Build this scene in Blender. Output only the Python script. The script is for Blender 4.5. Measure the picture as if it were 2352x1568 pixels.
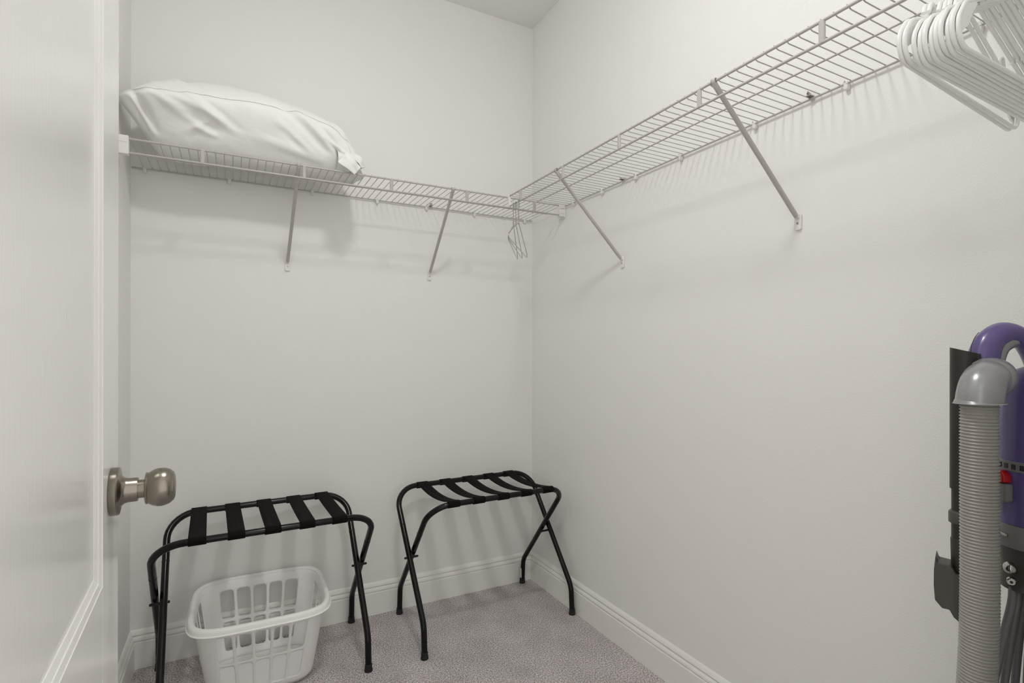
import bpy, bmesh, math, random
from mathutils import Vector, Matrix, noise as mnoise

random.seed(7)
S = bpy.context.scene
C = S.collection
for o in list(bpy.data.objects):
    bpy.data.objects.remove(o, do_unlink=True)

# ------------------------------------------------------------------ camera
YAW, ROLL = 0.486156, 0.001639
CAM = Vector((-1.32945, -2.30038, 1.13))
cd = bpy.data.cameras.new('camera')
cam = bpy.data.objects.new('camera', cd)
C.objects.link(cam)
d = Vector((math.sin(YAW), math.cos(YAW), 0))
r = Vector((math.cos(YAW), -math.sin(YAW), 0))
u = r.cross(d)
r2 = math.cos(ROLL) * r + math.sin(ROLL) * u
u2 = -math.sin(ROLL) * r + math.cos(ROLL) * u
m = Matrix((r2, u2, -d)).transposed().to_4x4()
m.translation = CAM
cam.matrix_world = m
cd.sensor_fit = 'HORIZONTAL'
cd.sensor_width = 36.0
cd.lens = 36.0 * 1215.58 / 2352.0
cd.shift_y = (807.84 - 784.0) / 2352.0
cd.clip_start = 0.01
S.camera = cam

# ------------------------------------------------------------------ light from the room outside the doorway, exposure
w = bpy.data.worlds.new('world')
S.world = w
w.use_nodes = True
bg = w.node_tree.nodes['Background']
bg.inputs[0].default_value = (1.0, 0.985, 0.95, 1)
bg.inputs[1].default_value = 1.35
LAMP_STRENGTH = 101.0
LAMP_POS = (-0.97, -1.43)
S.view_settings.view_transform = 'Standard'
S.view_settings.look = 'None'
S.view_settings.exposure = 0.0
S.view_settings.gamma = 1.0
S.view_settings.use_curve_mapping = False
S.cycles.diffuse_bounces = 5
S.cycles.use_light_tree = False
S.cycles.max_bounces = 8
S.cycles.caustics_reflective = False
S.cycles.caustics_refractive = False
S.cycles.use_adaptive_sampling = True
S.cycles.adaptive_threshold = 0.05

# ------------------------------------------------------------------ room measures
XL = -1.650          # left wall
YF = -2.125          # inner face of the doorway wall
H = 2.7476           # ceiling
ZS = 1.7895          # shelf wire height


# ------------------------------------------------------------------ materials
def mat(name, col, rough=0.5, metal=0.0, bump=0.0, bscale=200.0, var=0.0, vscale=30.0, detail=2.0,
        spec=0.5, trans=0.0, coat=0.0, sss=0.0, stretch=None, emit=None):
    mt = bpy.data.materials.new(name)
    mt.use_nodes = True
    nt = mt.node_tree
    b = nt.nodes['Principled BSDF']
    b.inputs['Base Color'].default_value = (*col, 1)
    b.inputs['Roughness'].default_value = rough
    b.inputs['Metallic'].default_value = metal
    b.inputs['Specular IOR Level'].default_value = spec
    b.inputs['Transmission Weight'].default_value = trans
    b.inputs['Coat Weight'].default_value = coat
    if sss:
        b.inputs['Subsurface Weight'].default_value = sss
        b.inputs['Subsurface Radius'].default_value = (0.01, 0.01, 0.01)
    if emit:
        b.inputs['Emission Color'].default_value = (*emit[0], 1)
        b.inputs['Emission Strength'].default_value = emit[1]
    tc = nt.nodes.new('ShaderNodeTexCoord')
    mp = nt.nodes.new('ShaderNodeMapping')
    nt.links.new(tc.outputs['Object'], mp.inputs[0])
    if stretch:
        mp.inputs['Scale'].default_value = stretch
    if var:
        n = nt.nodes.new('ShaderNodeTexNoise')
        n.inputs['Scale'].default_value = vscale
        n.inputs['Detail'].default_value = detail
        nt.links.new(mp.outputs[0], n.inputs['Vector'])
        mx = nt.nodes.new('ShaderNodeMix')
        mx.data_type = 'RGBA'
        mx.inputs['A'].default_value = (*[c * (1 - var) for c in col], 1)
        mx.inputs['B'].default_value = (*[min(1, c * (1 + var)) for c in col], 1)
        nt.links.new(n.outputs['Fac'], mx.inputs['Factor'])
        nt.links.new(mx.outputs['Result'], b.inputs['Base Color'])
    if bump:
        n2 = nt.nodes.new('ShaderNodeTexNoise')
        n2.inputs['Scale'].default_value = bscale
        n2.inputs['Detail'].default_value = detail
        nt.links.new(mp.outputs[0], n2.inputs['Vector'])
        bp = nt.nodes.new('ShaderNodeBump')
        bp.inputs['Strength'].default_value = 1.0
        bp.inputs['Distance'].default_value = bump
        nt.links.new(n2.outputs['Fac'], bp.inputs['Height'])
        nt.links.new(bp.outputs[0], b.inputs['Normal'])
    return mt


PAINT = (0.875, 0.871, 0.848)
M_WALL = mat('wall_paint', PAINT, 0.55, bump=0.00025, bscale=260, detail=0.0, spec=0.35)
M_CEIL = mat('ceiling_paint', (0.90, 0.895, 0.87), 0.8, bump=0.0004, bscale=180, spec=0.2)
M_TRIM = mat('trim_paint', (0.90, 0.894, 0.865), 0.25, bump=0.00005, bscale=90, spec=0.5)
M_DOOR = mat('door_paint', (0.84, 0.835, 0.81), 0.20, bump=0.00012, bscale=60, spec=0.5, stretch=(6, 6, 0.35))
M_WIRE = mat('shelf_vinyl', (0.50, 0.488, 0.455), 0.35, var=0.02, vscale=40)
M_CLIP = mat('clip_plastic', (0.82, 0.815, 0.785), 0.35, var=0.015, vscale=60)
M_ZINC = mat('zinc', (0.42, 0.40, 0.36), 0.35, metal=0.9, bump=0.0003, bscale=300)
M_NICKEL = mat('brushed_nickel', (0.27, 0.247, 0.205), 0.25, metal=1.0, bump=0.00004, bscale=900, var=0.08, vscale=60)
M_CHROME = mat('hanger_chrome', (0.46, 0.45, 0.43), 0.16, metal=1.0, var=0.05, vscale=50)
M_BLACK = mat('black_enamel', (0.004, 0.0035, 0.003), 0.17, var=0.1, vscale=40, spec=0.32)
M_RUBBER = mat('black_rubber', (0.008, 0.008, 0.008), 0.6, var=0.1, vscale=60)
M_WEB = mat('webbing', (0.0060, 0.0052, 0.0046), 0.9, bump=0.0006, bscale=700, var=0.2, vscale=400, spec=0.15)
M_BASKET = mat('basket_plastic', (0.93, 0.927, 0.912), 0.38, var=0.01, vscale=20)
M_HANGER = mat('hanger_plastic', (0.90, 0.90, 0.89), 0.25, var=0.01, vscale=30)
M_COTTON = mat('pillow_cotton', (0.90, 0.897, 0.88), 0.85, bump=0.002, bscale=26, detail=5, spec=0.2, stretch=(0.8, 1, 1.6))
M_STICKER = mat('label_paper', (0.7, 0.7, 0.66), 0.6, var=0.05, vscale=200)
M_VGREY = mat('vacuum_grey', (0.20, 0.20, 0.195), 0.33, bump=0.00005, bscale=500, var=0.03, vscale=60)
M_VSILVER = mat('vacuum_silver', (0.33, 0.335, 0.34), 0.27, metal=0.35, bump=0.00006, bscale=900, var=0.03, vscale=200)
M_VHOSE = mat('vacuum_hose', (0.33, 0.32, 0.295), 0.38, var=0.03, vscale=30)
M_VDARK = mat('vacuum_dark', (0.020, 0.0185, 0.016), 0.42, bump=0.00006, bscale=400, var=0.06, vscale=40)
M_VTOOL = mat('vacuum_tool', (0.060, 0.055, 0.048), 0.42, bump=0.00006, bscale=400, var=0.06, vscale=40)
M_PURPLE = mat('vacuum_purple', (0.115, 0.082, 0.245), 0.27, bump=0.00005, bscale=900, var=0.04, vscale=120, coat=0.2)
M_RED = mat('vacuum_red', (0.50, 0.006, 0.012), 0.25, var=0.03, vscale=60)
M_CORD = mat('vacuum_cord', (0.17, 0.17, 0.172), 0.40, var=0.05, vscale=40)
M_WINDOW = mat('vacuum_window', (0.012, 0.011, 0.02), 0.15, var=0.1, vscale=40)


def carpet_material():
    mt = bpy.data.materials.new('carpet')
    mt.use_nodes = True
    nt = mt.node_tree
    b = nt.nodes['Principled BSDF']
    b.inputs['Roughness'].default_value = 0.95
    b.inputs['Specular IOR Level'].default_value = 0.1
    tc = nt.nodes.new('ShaderNodeTexCoord')
    n1 = nt.nodes.new('ShaderNodeTexNoise')
    n1.inputs['Scale'].default_value = 210
    n1.inputs['Detail'].default_value = 3
    n1.inputs['Roughness'].default_value = 0.7
    n2 = nt.nodes.new('ShaderNodeTexNoise')
    n2.inputs['Scale'].default_value = 7
    n2.inputs['Detail'].default_value = 3
    n3 = nt.nodes.new('ShaderNodeTexNoise')
    n3.inputs['Scale'].default_value = 420
    n3.inputs['Detail'].default_value = 2
    for n in (n1, n2, n3):
        nt.links.new(tc.outputs['Object'], n.inputs['Vector'])
    rp = nt.nodes.new('ShaderNodeValToRGB')
    rp.color_ramp.elements[0].position = 0.38
    rp.color_ramp.elements[0].color = (0.232, 0.214, 0.214, 1)
    rp.color_ramp.elements[1].position = 0.62
    rp.color_ramp.elements[1].color = (0.91, 0.848, 0.846, 1)
    nt.links.new(n1.outputs['Fac'], rp.inputs[0])
    mr = nt.nodes.new('ShaderNodeMapRange')
    mr.inputs['From Min'].default_value = 0.3
    mr.inputs['From Max'].default_value = 0.7
    mr.inputs['To Min'].default_value = 0.88
    mr.inputs['To Max'].default_value = 1.1
    nt.links.new(n2.outputs['Fac'], mr.inputs['Value'])
    mx = nt.nodes.new('ShaderNodeMix')
    mx.data_type = 'RGBA'
    mx.blend_type = 'MULTIPLY'
    mx.inputs['Factor'].default_value = 1
    nt.links.new(rp.outputs[0], mx.inputs['A'])
    nt.links.new(mr.outputs[0], mx.inputs['B'])
    nt.links.new(mx.outputs['Result'], b.inputs['Base Color'])
    bp = nt.nodes.new('ShaderNodeBump')
    bp.inputs['Strength'].default_value = 1.0
    bp.inputs['Distance'].default_value = 0.0022
    nt.links.new(n3.outputs['Fac'], bp.inputs['Height'])
    nt.links.new(bp.outputs[0], b.inputs['Normal'])
    return mt


M_CARPET = carpet_material()


# ------------------------------------------------------------------ helpers
def link(o, parent=None):
    C.objects.link(o)
    if parent is not None:
        o.parent = parent
    return o


def tag(o, label=None, cat=None, group=None, kind=None):
    if label: o['label'] = label
    if cat: o['category'] = cat
    if group: o['group'] = group
    if kind: o['kind'] = kind
    return o


def thing(name, label, cat, loc=(0, 0, 0), rz=0.0, group=None):
    o = bpy.data.objects.new(name, None)
    o.empty_display_size = 0.05
    link(o)
    o.location = loc
    o.rotation_euler = (0, 0, rz)
    return tag(o, label, cat, group)


class MB:
    """collects vertices and faces, then builds one mesh object"""
    def __init__(self):
        self.v, self.f = [], []

    def add(self, vs, fs):
        k = len(self.v)
        self.v += [tuple(p) for p in vs]
        self.f += [tuple(i + k for i in f) for f in fs]
        return self

    def box(self, x0, x1, y0, y1, z0, z1):
        vs = [(x, y, z) for z in (z0, z1) for y in (y0, y1) for x in (x0, x1)]
        return self.add(vs, [(0, 2, 3, 1), (4, 5, 7, 6), (0, 1, 5, 4), (2, 6, 7, 3), (0, 4, 6, 2), (1, 3, 7, 5)])

    def tube(self, pts, rad, n=10, closed=False, sx=1.0, cap=True, up=None):
        pts = [Vector(p) for p in pts]
        k = len(pts)
        rads = rad if isinstance(rad, (list, tuple)) else [rad] * k
        tg = []
        for i in range(k):
            if closed:
                t = pts[(i + 1) % k] - pts[i - 1]
            else:
                t = pts[min(i + 1, k - 1)] - pts[max(i - 1, 0)]
            tg.append(t.normalized())
        a = Vector(up) if up else (Vector((0, 0, 1)) if abs(tg[0].z) < 0.9 else Vector((1, 0, 0)))
        nn = (a - tg[0] * a.dot(tg[0])).normalized()
        vs = []
        for i in range(k):
            nn = (nn - tg[i] * nn.dot(tg[i])).normalized()
            bb = tg[i].cross(nn)
            for j in range(n):
                an = 2 * math.pi * j / n
                vs.append(pts[i] + rads[i] * (math.cos(an) * nn + sx * math.sin(an) * bb))
        fs = []
        for i in range(k if closed else k - 1):
            i2 = (i + 1) % k
            for j in range(n):
                j2 = (j + 1) % n
                fs.append((i * n + j, i * n + j2, i2 * n + j2, i2 * n + j))
        if cap and not closed:
            fs.append(tuple(range(n - 1, -1, -1)))
            fs.append(tuple((k - 1) * n + j for j in range(n)))
        return self.add(vs, fs)

    def lathe(self, prof, n=32, M=None):
        """prof: (radius, height) list; axis +z; M places it"""
        M = M or Matrix()
        vs = []
        for (rr, h) in prof:
            for j in range(n):
                an = 2 * math.pi * j / n
                vs.append(M @ Vector((max(rr, 1e-5) * math.cos(an), max(rr, 1e-5) * math.sin(an), h)))
        fs = []
        for i in range(len(prof) - 1):
            for j in range(n):
                j2 = (j + 1) % n
                fs.append((i * n + j, i * n + j2, (i + 1) * n + j2, (i + 1) * n + j))
        fs.append(tuple(range(n - 1, -1, -1)))
        fs.append(tuple((len(prof) - 1) * n + j for j in range(n)))
        return self.add(vs, fs)

    def prism(self, outline, a, b, M=None):
        """outline (x, y) extruded from z=a to z=b"""
        M = M or Matrix()
        n = len(outline)
        vs = [M @ Vector((x, y, z)) for z in (a, b) for (x, y) in outline]
        fs = [tuple(range(n - 1, -1, -1)), tuple(range(n, 2 * n))]
        fs += [(i, (i + 1) % n, n + (i + 1) % n, n + i) for i in range(n)]
        return self.add(vs, fs)

    def loft(self, loops, closed=True, caps=True):
        n = len(loops[0])
        vs = [p for l in loops for p in l]
        fs = []
        for i in range(len(loops) - 1):
            for j in range(n if closed else n - 1):
                j2 = (j + 1) % n
                fs.append((i * n + j, i * n + j2, (i + 1) * n + j2, (i + 1) * n + j))
        if caps and closed:
            fs.append(tuple(range(n - 1, -1, -1)))
            fs.append(tuple((len(loops) - 1) * n + j for j in range(n)))
        return self.add(vs, fs)

    def mesh(self, name, smooth=True, angle=40, weld=0.0):
        me = bpy.data.meshes.new(name)
        me.from_pydata(self.v, [], self.f)
        bm = bmesh.new()
        bm.from_mesh(me)
        if weld:
            bmesh.ops.remove_doubles(bm, verts=bm.verts, dist=weld)
        bmesh.ops.recalc_face_normals(bm, faces=bm.faces)
        if smooth:
            ca = math.radians(angle)
            for e in bm.edges:
                if len(e.link_faces) == 2:
                    e.smooth = e.calc_face_angle(0) < ca
            for f in bm.faces:
                f.smooth = True
        bm.to_mesh(me)
        bm.free()
        return me

    def build(self, name, mt, parent=None, smooth=True, angle=40, weld=0.0, bevel=0.0, seg=2, solid=0.0, sub=0):
        me = self.mesh(name, smooth, angle, weld)
        me.materials.append(mt)
        o = bpy.data.objects.new(name, me)
        link(o, parent)
        if solid:
            s = o.modifiers.new('solid', 'SOLIDIFY')
            s.thickness = solid
            s.offset = 0
        if sub:
            s = o.modifiers.new('sub', 'SUBSURF')
            s.levels = s.render_levels = sub
        if bevel:
            b = o.modifiers.new('bevel', 'BEVEL')
            b.width = bevel
            b.segments = seg
            b.limit_method = 'ANGLE'
            b.angle_limit = math.radians(35)
        return o


def fillet(pts, rad, n=6):
    """round the corners of a polyline"""
    pts = [Vector(p) for p in pts]
    out = [pts[0]]
    for i in range(1, len(pts) - 1):
        rr = rad[i] if isinstance(rad, (list, tuple)) else rad
        p, a, b = pts[i], pts[i - 1] - pts[i], pts[i + 1] - pts[i]
        la, lb = a.length, b.length
        a.normalize(); b.normalize()
        ang = a.angle(b)
        if rr <= 0 or abs(math.pi - ang) < 0.02:
            out.append(p); continue
        t = min(rr / math.tan(ang / 2), la * 0.48, lb * 0.48)
        p0, p2 = p + a * t, p + b * t
        # rational quadratic arc
        wq = math.sin(ang / 2)
        for k in range(n + 1):
            s = k / n
            den = (1 - s) ** 2 + 2 * wq * s * (1 - s) + s * s
            out.append(((1 - s) ** 2 * p0 + 2 * wq * s * (1 - s) * p + s * s * p2) / den)
    out.append(pts[-1])
    return out


def catmull(p, n, closed=False):
    p = [Vector(q) for q in p]
    k = len(p)
    out = []
    for i in range(k if closed else k - 1):
        if closed:
            a, b, c, e = p[i - 1], p[i], p[(i + 1) % k], p[(i + 2) % k]
        else:
            a, b, c, e = p[max(i - 1, 0)], p[i], p[i + 1], p[min(i + 2, k - 1)]
        for j in range(n):
            t = j / n
            out.append(0.5 * ((2 * b) + (c - a) * t + (2 * a - 5 * b + 4 * c - e) * t * t + (3 * b - a - 3 * c + e) * t ** 3))
    if not closed:
        out.append(p[-1])
    return out


def copy_of(o, parent, loc=None):
    c = o.copy()
    c.parent = parent
    C.objects.link(c)
    if loc is not None:
        c.location = loc
    return c


# ================================================================== SETTING
tag(MB().box(XL - 1.2, 0.9, -3.9, 0.12, -0.1, 0.0).build('floor', M_CARPET, smooth=False), 'grey cut pile carpet', kind='structure')
tag(MB().box(XL - 0.12, 0.12, YF - 0.115, 0.12, H, H + 0.1).build('ceiling', M_CEIL, smooth=False), kind='structure')
tag(MB().box(XL - 0.12, 0.12, 0.0, 0.12, 0.0, H).build('wall_back', M_WALL, smooth=False), kind='structure')
tag(MB().box(0.0, 0.12, YF, 0.0, 0.0, H).build('wall_right', M_WALL, smooth=False), kind='structure')
tag(MB().box(XL - 0.12, XL, YF, 0.0, 0.0, H).build('wall_left', M_WALL, smooth=False), kind='structure')
DX0, DX1, DH = -1.452, -0.672, 2.05      # doorway opening
mb = MB()
mb.box(XL - 0.12, DX0 - 0.018, YF - 0.115, YF, 0, H)
mb.box(DX1 + 0.018, 0.12, YF - 0.115, YF, 0, H)
mb.box(DX0 - 0.018, DX1 + 0.018, YF - 0.115, YF, DH + 0.018, H)
tag(mb.build('wall_front', M_WALL, smooth=False), kind='structure')
# jamb lining and casing of the doorway
mb = MB()
mb.box(DX0 - 0.018, DX0, YF - 0.116, YF + 0.001, 0, DH)
mb.box(DX1, DX1 + 0.018, YF - 0.116, YF + 0.001, 0, DH)
mb.box(DX0 - 0.018, DX1 + 0.018, YF - 0.116, YF + 0.001, DH, DH + 0.018)
mb.box(DX1 + 0.006, DX1 + 0.063, YF, YF + 0.014, 0, DH + 0.06)
mb.box(DX0 - 0.063, DX0 - 0.006, YF, YF + 0.014, 0, DH + 0.06)
mb.box(DX0 - 0.006, DX1 + 0.006, YF, YF + 0.014, DH + 0.006, DH + 0.06)
tag(mb.build('trim_1', M_TRIM, smooth=False, bevel=0.002), kind='structure')

# moulded baseboard profile: (out from wall, height)
BP = [(0.0, 0.0), (0.0155, 0.0), (0.0155, 0.0915), (0.0142, 0.0945), (0.0088, 0.0952), (0.0070, 0.0972), (0.0128, 0.0992),
      (0.0116, 0.1060), (0.0070, 0.1130), (0.0040, 0.1140), (0.0028, 0.1166), (0.0092, 0.1184), (0.0080, 0.1240),
      (0.0040, 0.1315), (0.0015, 0.1342), (0.0, 0.1348)]


def baseboard(name, fn, a, b):
    mb = MB()
    mb.loft([[fn(t, s, z) for (t, z) in BP] for s in (a, b)])
    return tag(mb.build(name, M_TRIM, angle=20), kind='structure')


baseboard('baseboard_back', lambda t, s, z: (s, -t, z), XL, 0.0)
baseboard('baseboard_right', lambda t, s, z: (-t, s, z), YF, 0.0)
baseboard('baseboard_left', lambda t, s, z: (XL + t, s, z), YF, 0.0)
baseboard('baseboard_front', lambda t, s, z: (s, YF + t, z), DX1 + 0.063, 0.0)

# ------------------------------------------------------------------ the open door (local: x = out of the face, y = hinge -> free edge, z up)
DW, DT = 0.765, 0.035
free_edge = Vector((-1.4814, -1.3166, 0.0))
ang = 0.0349
ddir = Vector((-math.sin(ang), math.cos(ang), 0))
hinge = free_edge - ddir * DW
door = bpy.data.objects.new('door_1', None)
link(door)
door.location = hinge
door.rotation_euler = (0, 0, ang)
tag(door, 'white painted panel door standing open along the left wall', kind='structure')
ST = 0.134            # stile width
Z0, Z1, Z2, Z3, Z4, Z5 = 0.012, 0.24, 0.705, 0.826, 1.90, 2.035
for (a, b) in ((0, ST), (DW - ST, DW)):
    MB().box(-DT, 0, a, b, Z0, Z5).build('stile', M_DOOR, door, smooth=False, bevel=0.0015)
for (a, b) in ((Z0, Z1), (Z2, Z3), (Z4, Z5)):
    MB().box(-DT, 0, ST, DW - ST, a, b).build('rail', M_DOOR, door, smooth=False)
PROF = [(0.0, 0.0), (0.0008, -0.0009), (0.0072, -0.0030), (0.0080, -0.0042), (0.0092, -0.0040), (0.0155, -0.0066),
        (0.0163, -0.0076), (0.0172, -0.0074), (0.0260, -0.0058), (0.0300, -0.0055)]
for (za, zb) in ((Z1, Z2), (Z3, Z4)):
    mb = MB()
    loops = []
    for (i, dp) in PROF:
        loops.append([(dp, ST + i, za + i), (dp, DW - ST - i, za + i), (dp, DW - ST - i, zb - i), (dp, ST + i, zb - i)])
    back = [(-DT + 0.004, ST, za), (-DT + 0.004, DW - ST, za), (-DT + 0.004, DW - ST, zb), (-DT + 0.004, ST, zb)]
    mb.loft([back] + loops)
    mb.build('panel', M_DOOR, door, angle=12)
knob_y, knob_z = DW - 0.0705, 0.934


def door_knob(side):
    k = bpy.data.objects.new('door_knob', None)
    link(k, door)
    k['label'] = 'brushed nickel round knob'
    k.location = (0 if side > 0 else -DT, knob_y, knob_z)
    k.rotation_euler = (0, math.radians(90 * side), 0)
    MB().lathe([(0.0, 0.0), (0.0325, 0.0), (0.0332, 0.0015), (0.0332, 0.0085), (0.0322, 0.0100), (0.0300, 0.0106),
                (0.0240, 0.0112), (0.0205, 0.0130), (0.0180, 0.0160), (0.0168, 0.0200), (0.0166, 0.0300), (0.0160, 0.0315),
                (0.0, 0.0315)], 48).build('rosette', M_NICKEL, k, angle=30)
    MB().lathe([(0.0, 0.030), (0.0128, 0.030), (0.0128, 0.042), (0.0, 0.042)], 40).build('neck', M_NICKEL, k, angle=30)
    MB().lathe([(0.0, 0.0395), (0.0190, 0.0395), (0.0222, 0.0405), (0.0226, 0.0420), (0.0218, 0.0432), (0.0228, 0.0450),
                (0.0252, 0.0490), (0.0268, 0.0540), (0.0272, 0.0590), (0.0266, 0.0640), (0.0248, 0.0690), (0.0225, 0.0720),
                (0.0212, 0.0728), (0.0206, 0.0742), (0.0150, 0.0762), (0.0060, 0.0770), (0.0, 0.0771)], 48).build('knob_ball', M_NICKEL, k, angle=30)


door_knob(1)
door_knob(-1)
MB().box(-DT / 2 - 0.012, -DT / 2 + 0.012, DW - 0.001, DW + 0.001, knob_z - 0.028, knob_z + 0.028).build('latch_plate', M_NICKEL, door, smooth=False)

# ================================================================== CEILING LAMP (above the frame)
lamp = thing('ceiling_light', 'round flush white glass dome light on closet ceiling', 'lamp', (LAMP_POS[0], LAMP_POS[1], H))
MB().lathe([(0.0, -0.0005), (0.118, -0.0005), (0.120, -0.006), (0.116, -0.020), (0.105, -0.024), (0.0, -0.024)], 48).build('base', M_NICKEL, lamp, angle=30)
M_GLASS = mat('lamp_glass', (0.9, 0.9, 0.88), 0.4, emit=((1.0, 0.992, 0.975), LAMP_STRENGTH))
MB().lathe([(0.102, -0.0242), (0.096, -0.038), (0.068, -0.051), (0.034, -0.057), (0.0, -0.0585)], 16).build('glass_dome', M_GLASS, lamp, angle=60)

# ================================================================== WIRE SHELVES
# local frame: x along the wall (0..L), y = out from the wall (positive), z relative to the front wire centre
R_F, R_M, R_W, R_C = 0.0033, 0.0022, 0.0026, 0.0013
DEP, LIPD, MID = 0.2907, 0.0432, 0.1545


def straight(parent, name, p, q, rad, mt=M_WIRE, n=10):
    return MB().tube([p, q], rad, n).build(name, mt, parent, angle=60)


def strut(parent, x, dx):
    """brace from the front wire down to a foot on the wall"""
    top = Vector((x + dx, DEP + 0.001, -0.006))
    bot = Vector((x, 0.012, -0.300))
    st = bpy.data.objects.new('support_strut', None)
    link(st, parent)
    v = (bot - top)
    a = top + v * 0.10
    MB().tube([top, top + v * 0.06, a, top + v * 0.97, bot], [0.0068, 0.0068, 0.0063, 0.0063, 0.0058], 14, sx=1.0).build('strut_tube', M_WIRE, st)
    # flattened hook over the front wire
    hk = [top + v * 0.03 + Vector((0, 0.0, 0)), top + Vector((0, 0.004, 0.0)), top + Vector((0, 0.0055, 0.008)), top + Vector((0, 0.001, 0.0115)), top + Vector((0, -0.005, 0.009))]
    mb = MB()
    hk2 = catmull(hk, 4)
    mb.loft([[p + Vector((s * 0.0065, 0, 0)) for s in (-1, 1)] for p in hk2], closed=False)
    mb.build('hook', M_WIRE, st, solid=0.0018)
    mb = MB()
    mb.prism([(-0.0095, -0.026), (-0.0065, -0.0285), (0.0065, -0.0285), (0.0095, -0.026), (0.0095, 0.010), (0.0070, 0.014), (-0.0070, 0.014), (-0.0095, 0.010)],
             0.0, 0.0055, Matrix.Translation((x, 0.0005, -0.308)) @ Matrix.Rotation(math.radians(90), 4, 'X') @ Matrix.Scale(-1, 4, (0, 0, 1)))
    ft = mb.build('wall_foot', M_CLIP, st, smooth=False, bevel=0.0012)
    MB().box(x - 0.0062, x + 0.0062, 0.005, 0.012, -0.3065, -0.2945).build('socket', M_CLIP, ft, bevel=0.002)
    MB().lathe([(0.0, 0.005), (0.0033, 0.005), (0.0030, 0.0068), (0.0, 0.0075)], 14,
               Matrix.Translation((x, 0, -0.3185)) @ Matrix.Rotation(math.radians(-90), 4, 'X')).build('screw', M_ZINC, ft)


def make_shelf(label, loc, rz, L, wires, posts, clips, tabs, struts):
    s = thing('wire_shelf', label, 'shelf', loc, rz, 'white wire closet shelves')
    straight(s, 'front_wire', (0.004, DEP, 0), (L - 0.004, DEP, 0), R_F, n=14)
    straight(s, 'lip_wire', (0.004, DEP, -LIPD), (L - 0.004, DEP, -LIPD), R_F, n=14)
    straight(s, 'middle_wire', (0.006, MID, -0.0052), (L - 0.004, MID, -0.0052), R_M)
    straight(s, 'wall_wire', (0.006, 0.0085, -0.0062), (L - 0.004, 0.0085, -0.0062), R_W)
    w0 = MB().tube([(0, 0.004, -0.0022), (0, DEP - 0.012, -0.0012), (0, DEP - 0.004, 0.0022), (0, DEP + 0.0022, 0.0040)], R_C, 7).build('cross_wire', M_WIRE, s)
    w0.location.x = wires[0]
    for x in wires[1:]:
        copy_of(w0, s, (x, 0, 0))
    # sleeves carrying the lip wire
    prof = [(-0.0066, -0.002), (-0.0066, 0.0012), (-0.0040, 0.0036), (0.0040, 0.0036), (0.0066, 0.0012), (0.0066, -0.002), (0.0035, -0.0005), (-0.0035, -0.0005)]
    p0 = MB().prism(prof, -LIPD - 0.001, 0.0012, Matrix.Translation((0, DEP, 0))).build('lip_post', M_WIRE, s, smooth=False, bevel=0.0008)
    p0.location.x = posts[0]
    for x in posts[1:]:
        copy_of(p0, s, (x, 0, 0))
    # plastic clips that hold the wall wire
    mb = MB()
    mb.prism([(-0.0055, -0.013), (0.0, -0.0165), (0.0055, -0.013), (0.0055, 0.003), (-0.0055, 0.003)], 0.0, 0.0125, Matrix.Translation((0, 0.0004, -0.006)) @ Matrix.Rotation(math.radians(90), 4, 'X') @ Matrix.Scale(-1, 4, (0, 0, 1)))
    c0 = mb.build('wall_clip', M_CLIP, s, smooth=False, bevel=0.002)
    c0.location.x = clips[0]
    k0 = MB().tube([(-0.004, 0.012, -0.008), (-0.002, 0.013, -0.001), (0.002, 0.013, 0.001), (0.004, 0.012, -0.004)], 0.0026, 8).build('clip_lock', M_CLIP, c0)
    for x in clips[1:]:
        c = copy_of(c0, s, (x, 0, 0))
        copy_of(k0, c)
    for x in tabs:
        mb = MB()
        mb.box(x - 0.006, x + 0.006, 0.003, 0.022, -0.001, 0.0015)
        mb.tube([(x - 0.005, 0.018, 0.002), (x, 0.022, 0.009), (x + 0.004, 0.018, 0.006)], 0.0022, 7)
        mb.tube([(x - 0.002, 0.010, 0.001), (x + 0.003, 0.014, 0.010), (x + 0.006, 0.013, 0.004)], 0.0016, 7)
        mb.build('steel_tab', M_ZINC, s, smooth=False)
    for (x, dx) in struts:
        strut(s, x, dx)
    return s


def end_bracket(parent, x0, x1, xw):
    """cup that holds the front wires at the wall; x0..x1 along the shelf, xw = plate side"""
    mb = MB()
    mb.box(x0, x1, DEP - 0.013, DEP + 0.010, -LIPD - 0.007, 0.0075)
    o = mb.build('end_bracket', M_CLIP, parent, smooth=False, bevel=0.0022)
    lo, hi = (x1 - 0.004, x1 - 0.0004) if xw > 0 else (x0 + 0.0004, x0 + 0.004)
    MB().box(lo, hi, DEP - 0.030, DEP + 0.012, -LIPD - 0.012, 0.0105).build('wall_plate', M_CLIP, o, smooth=False, bevel=0.0015)
    MB().box(x0 + 0.004, x1 - 0.004, DEP + 0.010, DEP + 0.0112, -0.014, 0.0042).build('cover', M_CLIP, o, smooth=False, bevel=0.0008)
    return o


# back shelf: local x = -world x, local y = -world y
LB = -XL
wb = [1.6107 - 0.02565 * i for i in range(63)]
sb = make_shelf('white wire shelf on the back wall with a pillow on it', (0, 0, ZS), math.pi, LB,
                [a for a in wb if 0.012 < a < LB - 0.012],
                [1.417, 1.104, 0.791, 0.478, 0.157],
                [1.6076, 1.3401, 1.0418, 0.7774, 0.5560, 0.3201, 0.0492],
                [0.537], [(1.1345, -0.0115), (0.5395, 0.0)])
end_bracket(sb, 0.0006, 0.031, -1)
end_bracket(sb, LB - 0.036, LB - 0.0006, 1)

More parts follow.
